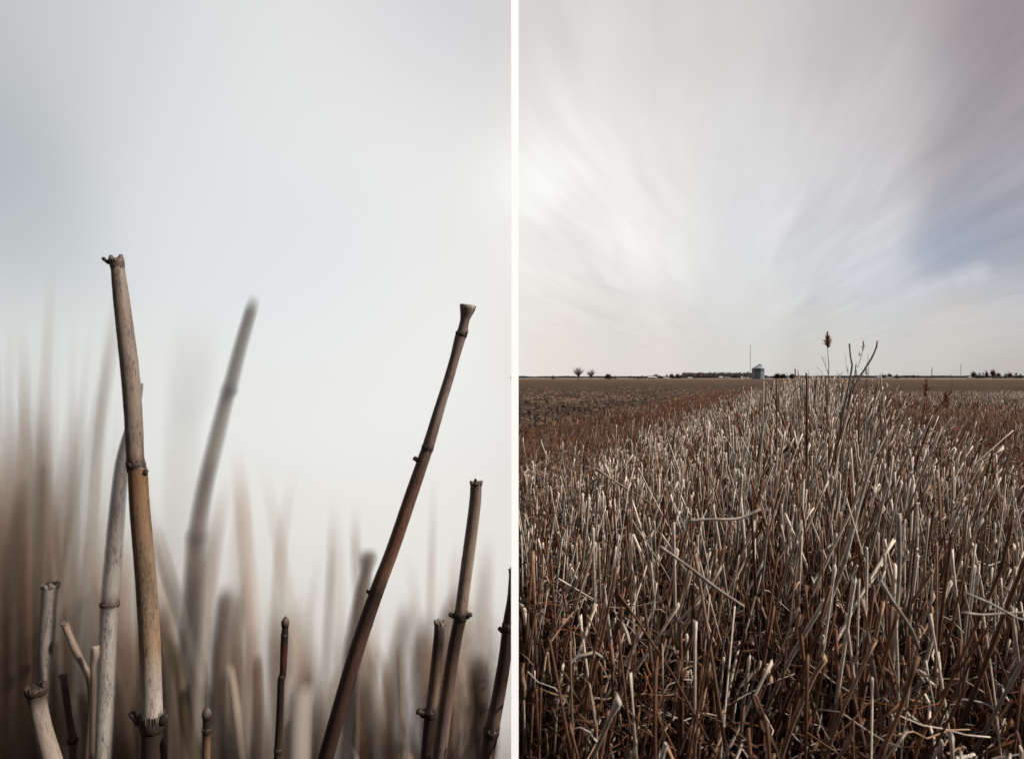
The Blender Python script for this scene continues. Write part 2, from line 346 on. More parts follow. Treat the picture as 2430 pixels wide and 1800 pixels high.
PROF = [1.15, 1.05, 1.0, 1.35, .98, .92, .9, 1.05]; TT = [0, .2, .46, .5, .54, .8, .95, 1]
batches = []
for (y0, y1, dens, rr, S) in ((.5, 1.25, 560, .0023, 6), (1.25, 3.0, 1150, .0028, 6), (3.0, 6, 1000, .0033, 6), (6, 14, 470, .0043, 4), (14, 40, 130, .007, 4)):
    A = .5*.80*(y1*y1-y0*y0)
    x, y, s = area(int(A*dens), y0, y1, -1.75, 1.25); n = len(x)
    edge = np.clip((s+1.75)/.8, 0, 1)*np.clip((1.25-s)/.5, 0, 1)
    k = RNG.random(n) < edge**.6; x, y, s, edge = x[k], y[k], s[k], edge[k]; n = len(x)
    h = .40 + .21*np.exp(-((s-.05)/.75)**2)*edge + RNG.normal(0, .065, n) + .30*np.exp(-((s-.2)/.5)**2)*np.clip((y-2.0)/4, 0, 1)*RNG.uniform(.2, 1.1, n)
    h = np.clip(h, .2, .985 if y0 > 5 else .93); near = y < 1.0; h[near] = np.minimum(h[near], .60)*(.70+.22*y[near]); mid_ = (y >= 1.0) & (y < 1.8); h[mid_] *= .93
    low_ = RNG.random(n) < (.66 if y0 < 3 else .52); h[low_] *= RNG.uniform(.35, .8, low_.sum()); h[~low_] *= RNG.uniform(.94, 1.14, (~low_).sum())
    lean = np.abs(RNG.normal(R(11), R(10), n)); wild = RNG.random(n) < .10; lean[wild] = RNG.uniform(R(22), R(55), wild.sum())
    laz = RNG.normal(R(8), R(70), n); h[wild] *= .85
    rad = rr*RNG.uniform(.45, 1.45, n)
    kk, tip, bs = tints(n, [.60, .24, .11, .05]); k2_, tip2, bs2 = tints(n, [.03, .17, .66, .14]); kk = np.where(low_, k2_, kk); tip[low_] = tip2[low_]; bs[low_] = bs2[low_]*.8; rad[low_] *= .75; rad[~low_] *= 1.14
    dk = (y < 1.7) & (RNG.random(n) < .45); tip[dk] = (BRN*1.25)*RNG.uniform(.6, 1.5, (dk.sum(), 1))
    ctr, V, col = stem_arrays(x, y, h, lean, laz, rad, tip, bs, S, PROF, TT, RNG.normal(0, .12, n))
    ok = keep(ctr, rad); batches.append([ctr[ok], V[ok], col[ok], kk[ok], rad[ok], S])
# the largest-showing 300 are things of their own, the rest is one mass
cand = []
for bi, (ctr, V, col, kk, rad, S) in enumerate(batches[:3]):
    tipp = ctr[:, -1]; pxs = px_of(tipp); pys = CY + FPX*(H-tipp[:, 2])/tipp[:, 1]
    vis = (pxs < 2225) & (pys < 1640) & (pys > 700)
    sz = rad/tipp[:, 1]*np.clip((1652-pys)/400, .1, 1)*np.where(kk < 2, 1.3, 1)
    for j in np.nonzero(vis)[0]: cand.append((sz[j], bi, j))
cand.sort(reverse=True); own = cand[:285]; used = {0: [], 1: [], 2: []}
SL = {0: 'pale weathered cut stalk standing upright among the dense field stubble', 1: 'greyish beige cut stalk standing among the dense field stubble',
      2: 'brown cut stalk standing among paler stalks of the field stubble', 3: 'rust orange cut stalk standing among the dense field stubble'}
for _, bi, j in own:
    ctr, V, col, kk, rad, S = batches[bi]; used[bi].append(j)
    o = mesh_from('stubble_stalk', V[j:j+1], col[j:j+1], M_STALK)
    tag(o, SL[int(kk[j])], 'stalk', 'cut stalks standing in the near stubble')
Vs = {4: [], 6: []}; Cs = {4: [], 6: []}
for bi, (ctr, V, col, kk, rad, S) in enumerate(batches):
    m = np.ones(len(V), bool)
    if bi in used: m[used[bi]] = False
    Vs[S].append(V[m]); Cs[S].append(col[m])
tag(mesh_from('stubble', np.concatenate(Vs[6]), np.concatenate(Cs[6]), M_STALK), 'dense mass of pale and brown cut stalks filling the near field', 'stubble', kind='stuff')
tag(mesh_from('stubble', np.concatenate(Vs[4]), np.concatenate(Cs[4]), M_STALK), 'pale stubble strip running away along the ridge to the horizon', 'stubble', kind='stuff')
# short rusty grass on both sides of the strip
def grass(label, regs, palefrac):
    Vv, Cc = [], []
    for (y0, y1, s0, s1, dens, rr, hh) in regs:
        A = .5*.80*(y1*y1-y0*y0); x, y, s = area(int(A*dens), y0, y1, s0, s1); n = len(x)
        k = RNG.random(n) < np.clip((s-s0)/1.3, 0, 1)**.8 if s0 < 0 else np.ones(n, bool); x, y, s = x[k], y[k], s[k]; n = len(x)
        h = hh*RNG.uniform(.45, 1.15, n); lean = np.abs(RNG.normal(R(12), R(12), n)); laz = RNG.normal(R(15), R(60), n)
        tip = np.array([.25, .11, .055])*RNG.uniform(.5, 1.9, (n, 1)); pf = np.clip(palefrac(s, y), 0, 1); k = RNG.random(n) < pf
        tip[k] = PALE*RNG.uniform(.6, 1.1, (k.sum(), 1)); bs = np.tile(DARKB*1.1, (n, 1))
        rad = rr*RNG.uniform(.6, 1.3, n)*(1+.5*k)
        ctr, V, col = stem_arrays(x, y, h, lean, laz, rad, tip, bs, 4, [1, .9, .75, .55], [0, .35, .7, 1], RNG.normal(0, .2, n))
        ok = keep(ctr, rad); Vv.append(V[ok]); Cc.append(col[ok])
    tag(mesh_from('dry_grass', np.concatenate(Vv), np.concatenate(Cc), M_STALK), label, 'grass', kind='stuff')
grass('short rusty brown dry grass between the stubble and the ploughed field', [(2.5, 12, -4.2, -1.0, 560, .0018, .30), (12, 40, -4.4, -1.0, 180, .004, .32)], lambda s, y: .06+0*s)
grass('low reddish brown dry grass with pale tips right of the ridge', [(1.8, 7, .75, 5, 800, .0017, .40), (7, 15, .7, 10, 330, .0028, .42), (15, 34, .9, 13, 80, .006, .40)],
      lambda s, y: .10 + .45*np.clip((y-11)/10, 0, 1)*np.clip((s-2)/5, 0, 1))
# straw litter over the ploughed ground
def litter(n, y0, y1, s0, s1, cl, ln, rr):
    y = 1/RNG.uniform(1/y1, 1/y0, n); x = y*RNG.uniform(0, .8, n); s = x*SV[0]+y*SV[1]; k = (s > s0) & (s < s1) & (x > .0037*y+.12)
    x, y = x[k], y[k]; pt = np.array([noise.noise(Vector((q*.55, e*.16, 2.0)))+.6*noise.noise(Vector((q*1.5, e*.5, 5.0))) for q, e in zip(x, y)]); k = RNG.random(len(x)) < np.clip(.5+pt*2.2, .06, 1); x, y = x[k], y[k]
    n = len(x); a = RNG.uniform(0, 6.28, n); L = ln*RNG.uniform(.3, 1.2, n); r = rr*RNG.uniform(.6, 1.4, n)
    dirv = np.stack([np.cos(a), np.sin(a), RNG.normal(0, .18, n)], 1)
    c0 = np.stack([x, y, np.array([gz(q, e) for q, e in zip(x, y)])+RNG.uniform(.004, .03, n)], 1); c1 = c0+dirv*L[:, None]
    ctr = np.stack([c0, (c0+c1)/2+np.array([0, 0, .006]), c1], 1)
    sd_ = np.stack([-np.sin(a), np.cos(a), 0*a], 1); up = np.array([0, 0, 1.])[None]
    ring_ = np.stack([sd_, up+0*sd_, -sd_, -(up+0*sd_)], 1)
    V = ctr[:, :, None, :] + ring_[:, None]*r[:, None, None, None]
    col = np.array(cl)[None]*RNG.uniform(.35, 1.2, (n, 1)); return V, np.repeat(np.repeat(col[:, None, None, :], 3, 1), 4, 2)
pr = [litter(40000, 7, 40, -60, -2.4, (.55, .37, .26), .13, .0065), litter(14000, 28, 90, -120, -2.4, (.36, .24, .17), .25, .018), litter(9000, 2.5, 14, -3.6, -2.0, (.42, .29, .19), .12, .004)]
tag(mesh_from('straw_litter', np.concatenate([p[0] for p in pr]), np.concatenate([p[1] for p in pr]), M_STALK), 'pale straw pieces littering the dark ploughed soil', 'straw', kind='stuff')

def debris(n, y0, y1, r0, L0, cols, name, label, tilt=.45):
    y = np.sqrt(RNG.uniform(y0**2, y1**2, n)); x = y*RNG.uniform(0, .78, n); s_ = x*SV[0]+y*SV[1]; k = (s_ > -1.9) & (s_ < 2.2); x, y = x[k], y[k]; n = len(x)
    a = RNG.uniform(0, 6.28, n); L = L0*RNG.uniform(.3, 1.3, n); el_ = RNG.normal(0, tilt, n); z = RNG.uniform(.05, 1, n)**.7*.46
    dv = np.stack([np.cos(a)*np.cos(el_), np.sin(a)*np.cos(el_), np.sin(el_)], 1); c0 = np.stack([x, y, z], 1); tt = np.linspace(-.5, .5, 5)[None, :, None]
    ctr = c0[:, None]+dv[:, None]*tt*L[:, None, None]; ctr[:, :, 2] -= (tt[:, :, 0]**2)*L[:, None]*RNG.uniform(-.3, .9, (n, 1)); ctr += RNG.normal(0, .03, (n, 5, 3))*L[:, None, None]; ctr[:, :, 2] = np.maximum(ctr[:, :, 2], .004)
    sd_ = np.stack([-np.sin(a), np.cos(a), 0*a], 1); up = np.cross(dv, sd_); rd = r0*RNG.uniform(.5, 1.5, n); th = np.arange(4)*np.pi/2
    V = ctr[:, :, None, :] + rd[:, None, None, None]*(np.cos(th)[None, None, :, None]*sd_[:, None, None]*1.6 + np.sin(th)[None, None, :, None]*up[:, None, None]*.8)
    c = np.array(cols)[RNG.integers(0, len(cols), n)]*RNG.uniform(.5, 1.3, (n, 1)); ok = keep(ctr, rd*1.6)
    tag(mesh_from(name, V[ok], np.repeat(np.repeat(c[ok][:, None, None, :], 5, 1), 4, 2), M_STALK), label, 'debris', kind='stuff')
debris(9000, .7, 6, .0011, .16, [PALE2, TANB, RUST, BRN, PALE*.8], 'broken_straw', 'thin broken straws and twigs caught crosswise between the stalks')
debris(2500, .8, 5, .0026, .07, [PALE*.8, TANB, PALE2], 'dry_leaves', 'curled dry leaf scraps clinging between the stalks', .9)

y = 1/RNG.uniform(1/45, 1/7, 22000); x = y*RNG.uniform(0, .8, 22000); s_ = x*SV[0]+y*SV[1]; k = (s_ < -2.7) & (x > .0037*y+.12); x, y = x[k], y[k]; n = len(x)
cs_ = RNG.uniform(.25, 1, n)**2; cc_ = np.array([.075, .040, .027])[None]*RNG.uniform(.2, 1.8, (n, 1))
ctr, V, col = stem_arrays(x, y, .02+.07*cs_, RNG.uniform(0, .5, n), RNG.uniform(0, 6.28, n), .015+.05*cs_, cc_, cc_*.8, 4, [1.1, 1.15, .8, .35], [0, .35, .75, 1], 0*x)
V[..., 2] += np.array([gz(q, e) for q, e in zip(x, y)])[:, None, None]-.005
tag(mesh_from('soil_clods', V, col, M_STALK), 'dark broken soil clods over the ploughed ground', 'soil', kind='stuff')

# ---------------------------------------------------------------- single stalks that stand out on the right
def px_stem(name, pts, D, wpx, cols, label, cat, group=None, sides=8, root=False, mat=None, jit=.04, D2=None):
    rows = []; n = len(pts)
    for i, p in enumerate(pts):
        dd = D if D2 is None else D+(D2-D)*i/(n-1)
        ww = p[2] if len(p) > 2 else wpx
        q = P(p[0], p[1], dd); rows.append((q.x, q.y, q.z, ww/2*dd/FPX))
    if root:
        q, q0 = rows[-1], rows[-2]; f = (q[2]+.03)/max(.05, abs(q0[2]-q[2])); f = min(f, 6)
        dl = Vector(q[:3])-Vector(q0[:3]); dl.normalize(); u_ = min(.12, q[2]*.5); rows.append((q[0]+dl.x*u_, q[1], q[2]-u_, q[3])); q = rows[-1]
        rows.append((q[0]+dl.x*q[2]*.3, q[1], -.03, q[3]))
    sp_ = spline(rows, .012*max(1, D/1.5)); m = MB()
    cl = [colat([(0, cols[0]), (1, cols[1])], i/(len(sp_)-1)) for i in range(len(sp_))]
    ph_ = random.random()*9; stp = random.uniform(.09, .14); acc = 0; rr_ = []
    for i, s_ in enumerate(sp_):
        if i: acc += math.dist(s_[:3], sp_[i-1][:3])
        nd = math.exp(-(((acc+.02) % stp)/.007)**2) if i > 1 else 0
        rr_.append(max(s_[3]*(1+.35*nd+.12*noise.noise(Vector((acc*30, ph_, 0)))), .0004))
        cl[i] = lerp((0, 0, 0), cl[i], max(.25, 1+.9*noise.noise(Vector((acc*14, ph_, 3)))-.5*nd))
    m.tube([s[:3] for s in sp_], rr_, cl, sides, jit=.09)
    o = m.build(name, mat or M_STALK); return tag(o, label, cat, group)
pal, pal2, rus, brn = (.58, .50, .43), (.42, .34, .28), (.30, .11, .045), (.16, .09, .06)
px_stem('broken_stalk', [(1497, 1135), (1530, 1131), (1600, 1130), (1628, 1122), (1656, 1108)], 1.55, 6.5, (pal, pal2), 'pale bent stalk lying crosswise over the dark stubble', 'stalk')
px_stem('fallen_stalk', [(1437, 1191, 12), (1446, 1196, 8), (1500, 1234, 7), (1560, 1280, 7), (1620, 1320, 6)], 1.25, 9, (pal2, pal2), 'straight pale stalk fallen diagonally with a knobbed upper end', 'stalk')
px_stem('rust_stalk', [(1998, 1428, 13), (1985, 1470, 10), (1960, 1545, 10), (1920, 1640, 11), (1900, 1700, 11)], .85, 11, ((.42, .20, .11), rus), 'thick rust orange stalk leaning right near the bottom edge', 'stalk', root=True)
px_stem('rust_stalk', [(2206, 1130), (2180, 1235), (2140, 1330), (2090, 1440), (2050, 1530)], 1.15, 7, ((.2, .09, .05), rus), 'long rust red stalk leaning across the dark gap at the right', 'stalk', root=True)
px_stem('crossing_twig', [(2100, 1290), (2150, 1310), (2215, 1345), (2260, 1360)], 1.0, 5, (pal, pal), 'thin pale twig slanting down through the dark gap at right', 'twig')
px_stem('crossing_twig', [(2095, 1333), (2140, 1338), (2200, 1334), (2250, 1333)], 1.02, 5, (pal, pal), 'thin pale twig lying level in the dark gap at right', 'twig')
px_stem('fallen_stalk', [(1918, 1265), (1945, 1310), (1985, 1370), (2000, 1412)], 1.0, 8, (pal, pal2), 'pale broken stalk slanting down right of the middle of the stubble', 'stalk')
px_stem('tall_stalk', [(1912, 958, 11), (1905, 985, 7.5), (1888, 1040, 7.5), (1868, 1110, 8), (1840, 1220, 8), (1800, 1330, 8)], 1.75, 8, (pal, pal2), 'long pale stalk with a flat cut top leaning right above its neighbours', 'stalk', root=True)
px_stem('pale_stalk', [(1957, 1118, 12), (1958, 1170, 10), (1958, 1250, 9), (1950, 1370, 9)], 1.45, 10, (pal, pal2), 'straight pale stalk standing before the dark hollow at right', 'stalk', root=True)

# ---------------------------------------------------------------- reed plumes and weeds on the ridge
def weed(label, D, stems, plume=None, cat='weed', group=None, pcol=(.34, .18, .10), scol=(.34, .24, .17)):
    p0 = P(stems[0][-1][0], CY, D); root = empty('dry_weed', (p0.x, D, 0), label, cat, group)
    for st in stems:
        m = MB(); rows = [(*P(a_[0], a_[1], D), a_[2]*.33*D/FPX) for a_ in st]
        q = rows[-1]; rows.append((p0.x + (q[0]-p0.x)*.5, D, .0, q[3]*1.1)) if st is stems[0] else None
        s2 = spline(rows, .03); m.tube([s[:3] for s in s2], [max(.0005, s[3]) for s in s2], scol, 6, jit=.1); m.build('stem', M_STALK, root)
    for (cx, cy, hw, hh, n) in plume or []:
        m = MB(); c = P(cx, cy, D); sx = hw*D/FPX; sz = hh*D/FPX
        for i in range(n):
            u = random.random(); z = (u-.5)*2*sz; wd = sx*(1-abs(u-.32)/.75)**1.2 if u > .32 else sx*(.5+u*1.5)
            a = random.uniform(0, 6.28); r = wd*random.random()**.6; s_d = .11*sx
            q = c+Vector((0, 0, z - .35*sx)); e = c+Vector((math.cos(a)*r*1.15, math.sin(a)*r*1.15, z+.75*sx*random.random()-.1*sx))
            m.tube([q, (q+e)/2+Vector((0, 0, .12*sx)), e], [s_d*.18, s_d*.5, s_d*.12], lerp((0, 0, 0), pcol, random.uniform(.5, 1.6)), 4, jit=.2)
        m.build('seed_head', M_STALK, root)
    return root
weed('tall dry weed with a dark pointed rusty seed head rising above the horizon', 4.0, [[(1802, 745, 2), (1803, 770, 2.2), (1805, 800, 3), (1803, 840, 3.5), (1803, 880, 4)], [(1791, 777, 1.5), (1797, 795, 1.5), (1803, 810, 1.5)], [(1778, 798, 1), (1790, 810, 1.2), (1800, 830, 1.5)], [(1797, 775, 1), (1799, 800, 1), (1803, 815, 1)]],
     [(1802, 740, 12, 15, 150), (1790, 778, 3, 5, 20)])
weed('slim dry weed with a small curved brown seed head beside the forked stalk', 4.3, [[(1881, 745, 1.6), (1876, 775, 2), (1868, 800, 2.4), (1860, 830, 3)], [(1865, 788, 1.2), (1864, 800, 1.4), (1862, 818, 1.5)], [(1891, 770, 1.2), (1888, 795, 1.5), (1870, 830, 2)], [(1840, 770, 1), (1843, 795, 1.2), (1850, 830, 1.4)], [(1893, 783, 1.2), (1892, 800, 1.2), (1890, 830, 1.4)]],
     [(1880, 752, 6, 11, 60), (1872, 771, 5, 4, 25), (1886, 806, 7, 9, 60), (1891, 812, 4, 12, 40), (1846, 806, 4, 7, 30), (1865, 815, 6, 10, 50)])
px_stem('forked_stalk', [(1850, 748, 4), (1852, 775, 3.4), (1856, 795, 4), (1852, 820, 4), (1846, 850, 4), (1840, 880, 4)], 3.4, 6, ((.34, .27, .22), (.10, .055, .04)), 'grey brown forked dead stalk sticking up past the horizon', 'stalk', root=True)
px_stem('bent_stalk', [(1911, 742, 4), (1909, 755, 4), (1898, 780, 4), (1882, 805, 4), (1866, 830, 4), (1856, 855, 4)], 3.2, 6, ((.32, .26, .23), (.16, .095, .07)), 'grey dead stalk with an angled tip leaning right above the horizon', 'stalk', root=True)
px_stem('short_spike', [(1756, 822-10, 4), (1757, 840, 5), (1757, 900, 6)], 3, 5, (brn, brn), 'short dark brown spike on the ridge left of the tall weed', 'stalk', root=True)
for i, (cx, cy) in enumerate([(2030, 800), (2075, 826)]):
    weed(['orange brown grass plume with a feathery tip right of the weeds', 'faint tan grass plume near the far stubble on the right'][i], 5.5, [[(cx, cy, 1.5), (cx-3, cy+25, 2), (cx-12, cy+50, 2)]],
         [(cx, cy+6, 4, 9, 22), (cx-14, cy+44, 15, 16, 60)], 'grass', pcol=(.30, .14, .07), scol=(.28, .14, .07))
for i in range(26):                                # loose taller stalks whose tips break the horizon
    cx = random.uniform(1600, 1930); cy = random.uniform(812, 842) if cx > 1680 else random.uniform(826, 860); D = random.uniform(2.6, 6.5); lx = random.uniform(-8, 16)
    px_stem('ridge_stalk', [(cx+lx, cy), (cx+lx*.6, cy+30), (cx, cy+80)], D, max(2.6, 6.5*1.6/D), (random.choice([pal, pal2, brn]), pal2), 'taller dead stalk poking up from the ridge against the horizon', 'stalk', 'tall stalks along the ridge', root=True, sides=6)

# ---------------------------------------------------------------- far things along the horizon
def bare_tree(px, top, wid, D, label, name='bare_tree', col=(.14, .10, .08), n=120, bush=False, group=None, tw=.06):
    b0 = P(px, CY, D); b0.z = 0; hgt = (CY-top)*D/FPX + H; wd = wid/2*D/FPX
    root = empty(name, b0, label, 'bush' if bush else 'tree', group); m = MB(); t = MB(); th = hgt*(.06 if bush else .17)
    t.tube([b0, b0+Vector((.05, 0, th*.6)), b0+Vector((0, 0, th))], [hgt*.045, hgt*.035, hgt*.03], col, 6); t.build('trunk', M_TREE, root)
    for i in range(n):
        a = random.uniform(0, 6.28); e = math.acos(random.uniform(-.15 if not bush else 0, 1)); rr = random.uniform(.55, 1)
        ce = b0+Vector((0, 0, th)); hz = hgt-th
        end = ce+Vector((math.cos(a)*math.sin(e)*wd*rr, math.sin(a)*math.sin(e)*wd*rr, hz*(.45+.55*math.cos(e))*rr if not bush else hz*math.cos(e)*rr))
        mid = ce.lerp(end, .5)+Vector((random.uniform(-1, 1)*wd*.1, 0, hz*.06))
        m.tube([ce.lerp(mid, .05), mid, end], [tw*1.6, tw, tw*.5], lerp(col, (.16, .11, .08), random.random()*.6), 3, cap=False)
        for _ in range(3):
            s0 = mid.lerp(end, random.random()); s1 = s0+Vector((random.uniform(-1, 1), random.uniform(-1, 1), random.uniform(-.2, 1)))*wd*.27
            m.tube([s0, s1], [tw*.6, tw*.35], col, 3, cap=False)
    m.build('crown', M_TREE, root); return root
def evergreen(px, top, wid, D, label, group=None, col=(.022, .03, .026)):
    b0 = P(px, CY, D); b0.z = 0; hgt = (CY-top)*D/FPX + H; wd = wid/2*D/FPX
    root = empty('evergreen_tree', b0, label, 'tree', group); t = MB(); t.tube([b0, b0+Vector((0, 0, hgt*.8))], [.3, .1], (.05, .035, .03), 5); t.build('trunk', M_TREE, root); m = MB()
    for i in range(420):
        u = random.random()**1.3; a = random.uniform(0, 6.28); r = wd*(1-u)**.7*random.uniform(.4, 1.05)
        c = b0+Vector((math.cos(a)*r, math.sin(a)*r, hgt*(.06+.92*u))); s = .12*wd+.15
        m.poly([c+Vector((random.uniform(-s, s), random.uniform(-s, s), random.uniform(-s, s)*.7)) for _ in range(3)], lerp((0, 0, 0), col, random.uniform(.6, 1.6)))
    m.build('crown', M_TREE, root, smooth=False); return root
G = 'bare trees along the horizon'
bare_tree(1260, 796, 29, 500, 'large round bare tree standing alone at the far edge of the ploughed field')
bare_tree(1287, 801, 23, 500, 'smaller bare tree just right of the large lone round tree', n=95)
bare_tree(1205, 815, 13, 500, 'low bare shrub left of the two lone trees', 'bare_shrub', n=80, bush=True, col=(.11, .08, .065))
bare_tree(1325, 813, 19, 480, 'dense brown rounded bush right of the two lone trees', 'bare_shrub', n=260, bush=True, col=(.075, .045, .038), tw=.14)
bare_tree(1340, 816, 8, 480, 'small pale shrub touching the dense rounded bush', 'bare_shrub', n=60, bush=True, col=(.17, .12, .10))
FT = 'bare tree of the distant farm groves on the horizon'
for px, top, wd in [(1416, 817, 8), (1428, 813.5, 16), (1462, 811.5, 11), (1476, 812, 13), (1484, 814, 8), (1372, 818, 10), (1381, 819, 9), (1668, 816, 8)]:
    bare_tree(px, top, wd, 800, FT, n=70, tw=.22, group=G, col=(.09, .06, .058))
for px, top, wd in [(1693, 812, 20), (1706, 812, 14), (1726, 813, 18)]:
    bare_tree(px, top, wd, 600, 'dense dark bare grove bush just right of the grain bin', 'bare_shrub', n=240, tw=.2, bush=True, col=(.06, .038, .04), group='grove bushes right of the bin')
for px, top, wd in [(1398, 817, 8), (1405, 819, 6), (1437, 817, 10), (1452, 814.5, 9), (1466, 817, 12), (1478, 817, 12), (1444, 819, 8)]:
    evergreen(px, top, wd, 780, 'dark evergreen of the farm grove left of the grain bin', 'evergreens left of the grain bin')
for px, top, wd in [(1925, 814, 12), (1937, 811.5, 12), (2120, 805.5, 13), (2149, 806.5, 9), (2162, 801.5, 13), (2174, 810, 8), (2199, 808.5, 14), (1975, 816, 9), (1990, 816, 9)]:
    bare_tree(px, top, wd, 800, 'bare tree beside the distant farmsteads on the right horizon', n=75, tw=.22, group='bare trees by the right farmsteads', col=(.09, .062, .058))
for px, top, wd in [(1915, 818, 11), (1953, 814.5, 11), (2108, 817, 8), (2133, 811, 12), (2141, 810.5, 10), (2127, 814, 8), (2168, 811.5, 10), (2178, 813.5, 9), (2190, 813, 12), (2213, 811, 12), (2222, 813, 10)]:
    evergreen(px, top, wd, 790, 'dark evergreen beside the distant farmsteads on the right horizon', 'evergreens by the right farmsteads')
m = MB()                                          # the long wood left of the bin
for i in range(5200):
    px = random.uniform(1486, 1642); D = random.uniform(860, 960); tp = 811.5 + 2.2*noise.noise(Vector((px*.09, 0, 0))) + 3.2*noise.noise(Vector((px*.30, 3, 0))) + 2*noise.noise(Vector((px*.8, 7, 0))) + random.uniform(-1.2, 2.2)
    b0 = P(px, CY, D); hz = (CY-tp)*D/FPX; q = Vector((b0.x, D, H+hz*random.uniform(-.1, .7))); e = Vector((b0.x+random.uniform(-1.2, 1.2), D, H+hz*random.uniform(.6, 1)))
    m.tube([q, e], [.4, .16], lerp((0, 0, 0), (.085, .066, .066), random.uniform(.6, 1.5)), 3, cap=False)
tag(m.build('woodland', M_TREE), 'long purple brown bare wood on the horizon left of the grain bin', 'woods', kind='stuff')
m = MB()                                          # wooded rise at the very back, haze painted in as blue-grey
pr_ = None
for i in range(260):
    px = 1112+i*4.6; z = H + (3.2 + 1.3*noise.noise(Vector((i*.13, 0, 0))) + .7*noise.noise(Vector((i*.7, 5, 0))) + (1.2 if px > 1700 else 0))*4200/FPX
    x = 4200*(px-CX)/FPX
    if pr_:
        m.poly([(pr_[0], 4200, -8), (x, 4200, -8), (x, 4200, z), (pr_[0], 4200, pr_[1])], (.07, .082, .105)); m.poly([(pr_[0], 4200, pr_[1]), (x, 4200, z), (x, 4500, -8), (pr_[0], 4500, -8)], (.07, .082, .105))
    pr_ = (x, z)
tag(m.build('hills', M_TREE), kind='structure')
# grain bin
bx = P(1653, CY, 480); r = 11.2*480/FPX; wt = H+(CY-802)*480/FPX; ct = H+(CY-795.3)*480/FPX
M_STEEL, K1, b = material('galvanised_steel', .42); b.inputs['Metallic'].default_value = .15; attr_col(K1, b, .2, .7)
for k_, (ox, oy, rr_, lab) in enumerate([(0, 0, r, 'round grey corrugated steel grain bin with a conical roof on the horizon'), (1.6, 9, r*.95, 'second steel grain bin half hidden behind the front one')]):
    root = empty('grain_bin', (bx.x+ox, 480+oy, 0), lab, 'grain bin'); c0 = Vector((bx.x+ox, 480+oy, 0))
    m = MB(); zz = [wt*i/44 for i in range(45)]
    m.tube([c0+Vector((0, 0, z)) for z in zz], [rr_+(.05 if i % 2 else -.03) for i in range(45)], [((.15, .165, .19) if i > 30 else (.27, .33, .41)) for i in range(45)], 40); m.build('wall', M_STEEL, root)
    m = MB(); m.tube([c0+Vector((0, 0, wt+.02)), c0+Vector((0, 0, wt+.12)), c0+Vector((0, 0, ct-.15)), c0+Vector((0, 0, ct))], [rr_+.12, rr_+.10, .55, .5], (.46, .50, .56), 32); rf = m.build('roof', M_STEEL, root, smooth=False)
    if k_ == 0:
        for dx_, dz_ in ((-.7, .55), (.1, .9), (.85, .6), (1.3, .1), (-.2, .2)):
            m = MB(); q = c0+Vector((dx_, -.3, ct-.2)); m.tube([q+Vector((0, 0, -.4)), q+Vector((.1, 0, dz_)), q+Vector((.35, 0, dz_+.25))], [.28, .26, .2], (.03, .025, .022), 8); m.build('roof_vent', M_PAINT, root)
        m = MB(); lx_ = c0+Vector((rr_*.62, -rr_*.84, 0))
        for sx in (-.25, .25): m.tube([lx_+Vector((sx, 0, .3)), lx_+Vector((sx, 0, wt))], .05, (.2, .2, .21), 4)
        for i in range(22): m.tube([lx_+Vector((-.25, 0, .5+i*.3)), lx_+Vector((.25, 0, .5+i*.3))], .03, (.2, .2, .21), 4)
        m.build('ladder', M_PAINT, root)
# masts, marker and poles
def mast(name, px, top, D, wpx, label, cat, cols, group=None, cross=False):
    p0 = P(px, CY, D); p0.z = 0; hh = H+(CY-top)*D/FPX; root = empty(name, p0, label, cat, group); m = MB(); n = 12; r = wpx/2*D/FPX
    for i in range(n): m.tube([p0+Vector((0, 0, hh*i/n)), p0+Vector((0, 0, hh*(i+.999)/n))], [r, r], cols[i % len(cols)], 5, cap=(i == n-1))
    m.build('shaft', M_PAINT, root, smooth=False)
    if cross:
        m = MB(); m.box((p0.x-1.3, D-.1, hh-.9), (p0.x+1.3, D+.1, hh-.65), (.12, .09, .08)); m.build('crossarm', M_PAINT, root, smooth=False)
    return root
mast('radio_mast', 1634, 749, 1500, 1.0, 'very tall thin radio mast just left of the grain bin', 'mast', [(.28, .16, .15), (.42, .38, .37)])
mast('radio_mast', 2092.5, 791, 1600, .9, 'short thin radio mast standing above the right horizon', 'mast', [(.22, .14, .13), (.3, .26, .25)])
for px, t_ in [(1944+22, 817), (1999, 816), (2033, 816), (2071, 815), (2146, 806)]:
    mast('utility_pole', px, t_, 900, .7, 'thin wooden utility pole on the right horizon', 'utility pole', [(.13, .10, .085)], 'utility poles on the right horizon', True)
p0 = P(1615, 828, 200); m = MB(); wdh = 1.3*200/FPX
m.tube([(p0.x, 200, -.05), (p0.x, 200, 1.0+.4), (p0.x, 200, 1.42)], [wdh, wdh, wdh*.6], (.85, .85, .83), 8)
tag(m.build('marker_post', M_PAINT), 'short white marker post at the field edge left of the grain bin', 'post')
